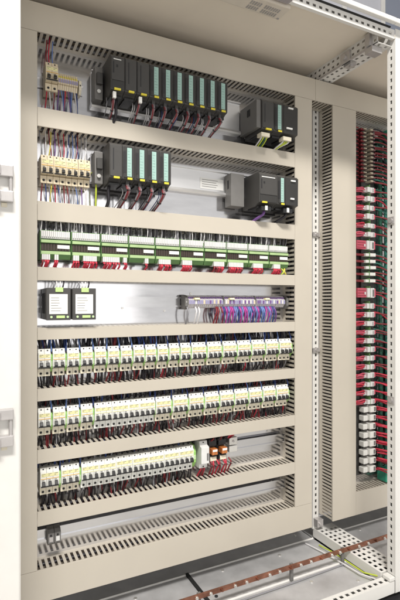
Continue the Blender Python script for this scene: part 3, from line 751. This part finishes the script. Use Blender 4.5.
mb = MB(); mb.box(0, .034, -.040, -.004, .030, .056); mb.box(0, .034, -.040, -.004, .004, .026); mb.box(0, .034, -.010, 0, .0261, .0299); mb.build('bracket', M['zincbolt'], o, .002)
mb = MB(); mb.cyl((.017, -.040, .043), (0, -1, 0), .004, .003); mb.build('screw', M['hinge'], o)
for k in range(7):
    x = .752 + k * .0125
    wire(x, .03, -.556, smooth_pts([(0, 0, 0), (.004 * (-1) ** k, -.012, -.014), (.002, .0, -.034), (0, .02, -.07)], 3), .0028, 'w_red' if k % 3 else 'w_dred', '%s wire falling from the amber relays' % ('red' if k % 3 else 'dark red'), '%s wires below the amber relays' % ('red' if k % 3 else 'dark red'))
    wire(x + .004, .03, -.488, smooth_pts([(0, 0, 0), (.004 * (-1) ** k, -.012, .010), (.01, .0, .02), (.014, .02, .045)], 3), .0028, 'w_black' if k % 3 else 'w_dred', '%s wire rising from the amber relays' % ('black' if k % 3 else 'dark red'), '%s wires above the amber relays' % ('black' if k % 3 else 'dark red'))
o = thing('cable_bundle', 'short red cable bundle under the duct above the amber relays', 'cable', (.83, .03, -.47))
mb = MB()
for k in range(5): mb.tube(smooth_pts([(-.022, .01 + k * .003, .008), (-.005, -.008 + k * .004, -.003 - k * .003), (.018, -.006 + k * .004, -.001 - k * .003), (.035, .01, .012)]), .0042, 7)
mb.build('wires', M['w_red'], o)
for k in range(3):
    wire(.715 + k * .006, .03, -.571, DN[k], .0028, ['w_red', 'w_dred', 'w_red'][k], '%s wire under the tall grey relay' % ['red', 'dark red', 'red'][k], 'wires under the tall grey relay')

# ------------------------------------------------------------------ row H end stop
o = thing('end_clamp', 'smoked double end clamp sitting on the empty rail at lower left', 'end clamp', (.206, .059, -.729), 'clamp')
for k, m in enumerate(('greyp', 'greyp')):
    mb = MB(); mb.prism_x([(0, 0), (-.022, 0), (-.030, .008), (-.030, .036), (-.020, .046), (0, .048)], k * .0195, k * .0195 + .0185); b = mb.build('clamp', M[m], o, .001)
    mb = MB(); mb.box(k * .0195 + .004, k * .0195 + .0145, -.0312, -.0299, .012, .026); mb.build('marker', M['plug' if k else 'hinge'], b)
    mb = MB(); mb.cyl((k * .0195 + .009, -.0302, .031), (0, -1, 0), .003, .0015); mb.build('screw', M['dark'], b)

# ------------------------------------------------------------------ right hand bay: terminal column
XB, YT = 1.452, .028
mb = MB(); mb.box(1.425, 1.585, .070, .0795, -.745, .745); mb.box(1.500, 1.535, .058, .0698, -.74, .742)
tag(mb.build('terminal_carrier', M['anth'], loc=(0, 0, H)), 'long dark carrier strip behind the red and white terminal column', 'carrier')
def zb2(y): return (302 - y) / 234.4
def col_terminal(kind, z, h, label, group):
    o = thing('terminal_block', label, 'terminal block', (1.50 + random.uniform(-.0012, .0012), .058 + random.uniform(-.002, .002), z - h / 2), group)
    if kind == 'small':
        mb = MB(); mb.box(.024, .040, -.030, 0, h * .1, h * .55); mb.build('body', M['drab'], o, .001)
        mb = MB(); mb.box(-.020, .004, -.018, 0, h * .15, h * .55); mb.build('clamp', M['w_dred'], o, .0008)
        mb = MB(); mb.box(-.008, .008, -.024, -.0185, h * .25, h * .55); mb.build('marker', M['drab'], o, .0005)
        mb = MB(); mb.box(.048, .058, -.024, 0, h * .2, h * .55); mb.build('outer_clamp', M['w_pink'], o, .0008)
        ls = ((-.075, .5, 'w_dred'), )
    elif kind in ('red', 'bigred'):
        hi = .80 if kind == 'bigred' else random.uniform(.58, .72)
        mb = MB(); mb.box(.004, .0195, -.030 - random.uniform(0, .004), 0, h * .08, h * hi); mb.box(.0235, .046, -.030, 0, h * .06, h * hi); mb.build('body', M['plug'], o, .002)
        mb = MB(); mb.box(.0468, .057, -.026, 0, h * .1, h * hi * .95); mb.build('outer_clamp', M['w_rose'], o, .0015)
        mb = MB(); mb.box(.0198, .0232, -.028, 0, h * .02, h * .95); mb.build('divider', M['green'], o)
        if kind == 'bigred':
            mb = MB(); mb.box(-.048, .0025, -.026, 0, h * .08, h * .80); mb.build('red_plug', M['w_rose'], o, .0015)
            mb = MB()
            for q in range(3): mb.box(-.046, -.002, -.0268, -.0261, h * (.2 + .2 * q), h * (.2 + .2 * q) + .0015)
            mb.build('red_seam', M['w_dred'], o)
        else:
            for q in range(3):
                zq = h * (.18 + .19 * q); yq = -.014 - .005 * (q % 2)
                mb = MB(); mb.tube(smooth_pts([(.003, yq, zq), (-.012, yq - random.uniform(.002, .008), zq + random.uniform(-.003, .003)), (-.030, yq - .002, zq + random.uniform(-.003, .002)), (-.052, yq + .012, zq - random.uniform(.001, .006))], 3), .0040, 7); mb.build('red_lead', M[random.choice(['w_red', 'w_rose', 'w_rose'])], o)
            mb = MB(); mb.box(-.012, .002, -.025, -.016, h * .12, h * .3); mb.build('ferrule', M['plug'], o, .0005)
        mb = MB(); mb.box(-.010, -.003, -.0285, -.0272, h * .3, h * .5); mb.build('marker', M['plug'], o)
        mb = MB(); mb.box(.034, .043, -.0312, -.0302, h * .15, h * hi * .85); mb.build('entry', M['hinge'] if kind == 'red' else M['greyp'], o)
    elif kind == 'flat':
        mb = MB(); mb.box(.000, .0195, -.026, 0, h * .2, h * .66); mb.box(.0235, .056, -.028, 0, h * .2, h * .70); mb.build('body', M['white'], o, .0015)
        mb = MB(); mb.box(.0198, .0232, -.026, 0, h * .1, h * .9); mb.build('divider', M['green'], o)
        mb = MB(); mb.box(-.048, -.002, -.018, 0, h * .25, h * .6); mb.build('red_plug', M['w_dred'], o, .001)
    elif kind == 'white':
        mb = MB(); mb.box(-.014, .011, -.028, 0, h * .12, h * .74); mb.box(.020, .054, -.032, 0, h * .06, h * .78); mb.build('body', M['white'], o, .003)
        mb = MB(); mb.box(.040, .050, -.0332, -.0318, h * .2, h * .7); mb.build('entry', M['greyp'], o)
        mb = MB(); mb.box(.0115, .0195, -.02, 0, h * .1, h * .9); mb.build('divider', M['hinge'], o)
    return o
T = [('small', 129 + 3.95 * k, 3.95) for k in range(14)]
T += [('red', y, 8.6) for y in (189, 198, 206.7, 215.5, 224.5, 233.3)] + [('bigred', 244.5, 12)]
T += [('flat', y, 6.3) for y in (254.5, 261, 267.3, 273.8, 280.5)] + [('bigred', 292, 13)]
T += [('red', 305 + 8.65 * k, 8.5) for k in range(12)]
T += [('white', 408.5 + 8.55 * k, 8.4) for k in range(8)]
cnt = {}
desc = {'small': 'small beige terminal with dark red clamp', 'red': 'white terminal with red leads', 'bigred': 'tall white terminal with large red plug', 'flat': 'flat white terminal with dull red plug', 'white': 'double white terminal without red plug'}
tot = {}
for k, y, h in T: tot[k] = tot.get(k, 0) + 1
TZ = []
for k, y, h in T:
    cnt[k] = cnt.get(k, 0) + 1; i, n = cnt[k], tot[k]
    pos = ('%s from top of its kind in right column' % nth(i)) if i <= (n + 1) // 2 else ('%s from bottom of its kind in right column' % nth(n - i + 1))
    z = zb2(y); hh = h / 234.4
    col_terminal(k, z, hh, '%s, %s' % (desc[k], pos), 'terminals of the right hand column')
    TZ.append((k, z, hh))
# red wires arriving from the left and leaving to the right
for k, z, h in TZ:
    if k != 'white':
        m = 'w_dred' if k in ('small', 'flat') else 'w_red'
        wire(1.47, .045, z, smooth_pts([(0, 0, 0), (-.025, -.006, -.003), (-.052, .004, -.006), (-.085, .01, -.006)], 3), .0028, m, '%s wire between the wide duct and the terminal column' % CN[m], '%s wires left of the terminal column' % CN[m])
    zz = z / .72
    m = random.choices(['w_red', 'w_dred', 'w_green', 'w_black', 'w_teal', 'w_mag'], [3 if z < .1 else 1, 2, 2.2, 2, 1.2, 0.])[0]
    if z < -.55: m = random.choice(['w_red', 'w_red', 'w_dred', 'w_red'])
    for q in range(2 if z > -.1 else (3 if z > -.45 else 5)):
        dz = random.uniform(-.03, .0)
        mass(1.557, .045 - q * .007, z + random.uniform(-.008, .008), smooth_pts([(0, 0, 0), (.02, -.012, -.004), (.05, -.016 - q * .01, dz * .5 - .006), (.10, .0, dz - .02), (.14, .03, dz - .06)], 4), .0032, m if q == 0 else ('w_dred' if z > -.3 else 'w_red'))
# upright cable bundle behind
cb = thing('cable_bundle', 'upright bundle of dark green and black cables right of the terminal column', 'cable', (1.66, .05, -.75))
for k in range(9):
    x = 1.605 + k * .017; y = .052 + .010 * (k % 2)
    mb = MB(); mb.tube(smooth_pts([(x, y, -.74), (x + random.uniform(-.006, .006), y - .004, -.3), (x + random.uniform(-.008, .008), y, .2), (x, y, .74)], 5), .0085, 7)
    part(mb, 'cable', M[['w_green', 'w_green', 'w_teal', 'w_green', 'w_black', 'w_green', 'w_dred', 'w_green', 'w_black'][k]], cb)
o = thing('green_plug', 'bright green connector at the foot of the cable bundle', 'plug', (1.63, .03, -.775))
mb = MB(); mb.box(-.035, .05, -.02, .03, 0, .05); mb.build('shell', M['tgreen'], o, .004)
mb = MB(); mb.box(-.03, .045, -.022, -.0202, .03, .036); mb.build('rib', M['green'], o)
o = thing('green_plug', 'bright green connector at the top of the cable bundle', 'plug', (1.63, .03, .715))
mb = MB(); mb.box(-.02, .06, -.02, .03, 0, .03); mb.build('shell', M['tgreen'], o, .004)
mb = MB(); mb.box(-.015, .055, -.022, -.0202, .02, .026); mb.build('rib', M['green'], o)

# cables lying inside the ducts, seen dark through the slots
for k in range(26):
    x = 1.307 + (k % 7) * .0155; y = .018 + (k // 7) * .014
    mass(0, 0, 0, smooth_pts([(x + random.uniform(-.003, .003), y, -.76), (x + random.uniform(-.003, .003), y, -.2), (x + random.uniform(-.003, .003), y, .3), (x + random.uniform(-.003, .003), y, .77)], 3), .0096, 'w_black')
for z0, z1 in DZ + [(.783, .866), (-.872, -.778)]:
    for k in range(5):
        z = z0 + .012 + (z1 - z0 - .022) * (k % 3) / 2; y = .025 + .012 * (k % 4)
        mass(0, 0, 0, smooth_pts([(.18, y, z), (.5, y + random.uniform(-.006, .006), z + random.uniform(-.003, .003)), (.8, y, z), (1.095, y, z)], 3), .006, ['w_black', 'w_dred', 'w_black', 'w_grey', 'w_black'][k])
for k in range(8):
    x = RX0 + .014 + (k % 4) * .016; y = .03 + (k // 4) * .02
    mass(0, 0, 0, [(x, y, -.76), (x + random.uniform(-.004, .004), y, 0), (x, y, .77)], .0075, 'w_black')
tag(MASS.build('wire_tangle', [M[q] for q in MASSM], loc=(0, 0, H)), 'dense small wiring packed around breakers, modules and inside the ducts', 'wires', kind='stuff')

# ------------------------------------------------------------------ cabinet lamp under the roof (unlit)
lamp = thing('cabinet_lamp', 'unlit pale service lamp with vent slots fixed under the cabinet roof', 'lamp', (.66, -.26, .875))
mb = MB(); mb.box(.43, .862, -.285, -.222, .880, .9175); part(mb, 'housing', M['lampw'], lamp, .004)
mb = MB(); mb.box(.44, .850, -.345, -.2855, .886, .9175); part(mb, 'lens', M['smoke'], lamp, .008)
for x0, x1 in ((.735, .775), (.785, .845)):
    mb = MB()
    n = int((x1 - x0) / .008)
    for k in range(n):
        for r in range(2): mb.box(x0 + k * .008, x0 + k * .008 + .0045, -.268 + r * .021, -.252 + r * .021, .8788, .8800)
    part(mb, 'vent_grille', M['hinge'], lamp)
mb = MB(); mb.cyl((.853, -.23, .880), (0, 0, -1), .004, .002); part(mb, 'screw', M['hinge'], lamp)

# ------------------------------------------------------------------ background: hall wall and floor
wl = thing('wall', 'pale blue grey panelled hall wall seen above the cabinet roof', 'wall', (3.5, 2.6, -1.1))
mb = MB()
for k in range(14):
    x = -.5 + k * .62; mb.box(x, x + .612, 2.6, 2.66, -1.1, 4.2, 0 if k < 8 else 1)
part(mb, 'panel', [M['pblue'], M['pblue2']], wl, .004)
mb = MB()
for k in range(14): mb.box(-.5 + k * .62 - .03, -.5 + k * .62 + .022, 2.57, 2.599, -1.1, 4.2)
part(mb, 'rib', M['frame'], wl, .004)
mb = MB(); mb.box(-6, 8, -7, 3, -1.13, -1.1)
tag(mb.build('floor', M['concrete'], loc=(0, 0, H)), kind='structure')
mb = MB(); mb.box(-.85, 2.16, -.33, .27, -1.0995, -1.0005)
tag(mb.build('plinth', M['blackp'], loc=(0, 0, H), bevel=.004), 'black base plinth under the cabinets', 'plinth')

# ------------------------------------------------------------------ camera
cd = bpy.data.cameras.new('camera'); co = bpy.data.objects.new('camera', cd); COL.objects.link(co)
cd.sensor_fit = 'HORIZONTAL'; cd.sensor_width = 36; cd.lens = 36 * 460 / 400
cd.shift_y = 2 / 400; cd.clip_start = .02; cd.clip_end = 100
co.location = (0, -D, H); co.rotation_euler = (R(90), 0, R(-26.5))
sc.camera = co

# ------------------------------------------------------------------ light
def area(name, loc, target, size, power, col):
    l = bpy.data.lights.new(name, 'AREA'); l.shape = 'RECTANGLE'; l.size, l.size_y = size; l.energy = power; l.color = col
    o = bpy.data.objects.new(name, l); COL.objects.link(o)
    o.location = (loc[0], loc[1], loc[2] + H)
    d = Vector(target) - Vector(loc); o.rotation_euler = d.to_track_quat('-Z', 'Y').to_euler()
    return o
area('hall_lamp', (-.4, -3.0, 3.97), (.6, 0, 0), (1.6, .45), 300, (1, .96, .90))
area('hall_window', (.4, -5.2, .6), (.4, 0, .6), (3.8, 3.2), 44, (1, .98, .95))
area('reflection_fill', (4.4, -5.2, .6), (4.4, 0, .6), (4.0, 3.2), 13, (1, .98, .95))  # added unseen area light, softens the edge of the reflection on the plate
w = bpy.data.worlds.new('World'); sc.world = w; w.use_nodes = True
bg = w.node_tree.nodes['Background']; bg.inputs['Color'].default_value = (1.0, .975, .94, 1); bg.inputs['Strength'].default_value = .34
sc.view_settings.view_transform = 'Standard'; sc.view_settings.look = 'None'
sc.view_settings.exposure = 0.18; sc.view_settings.gamma = 1
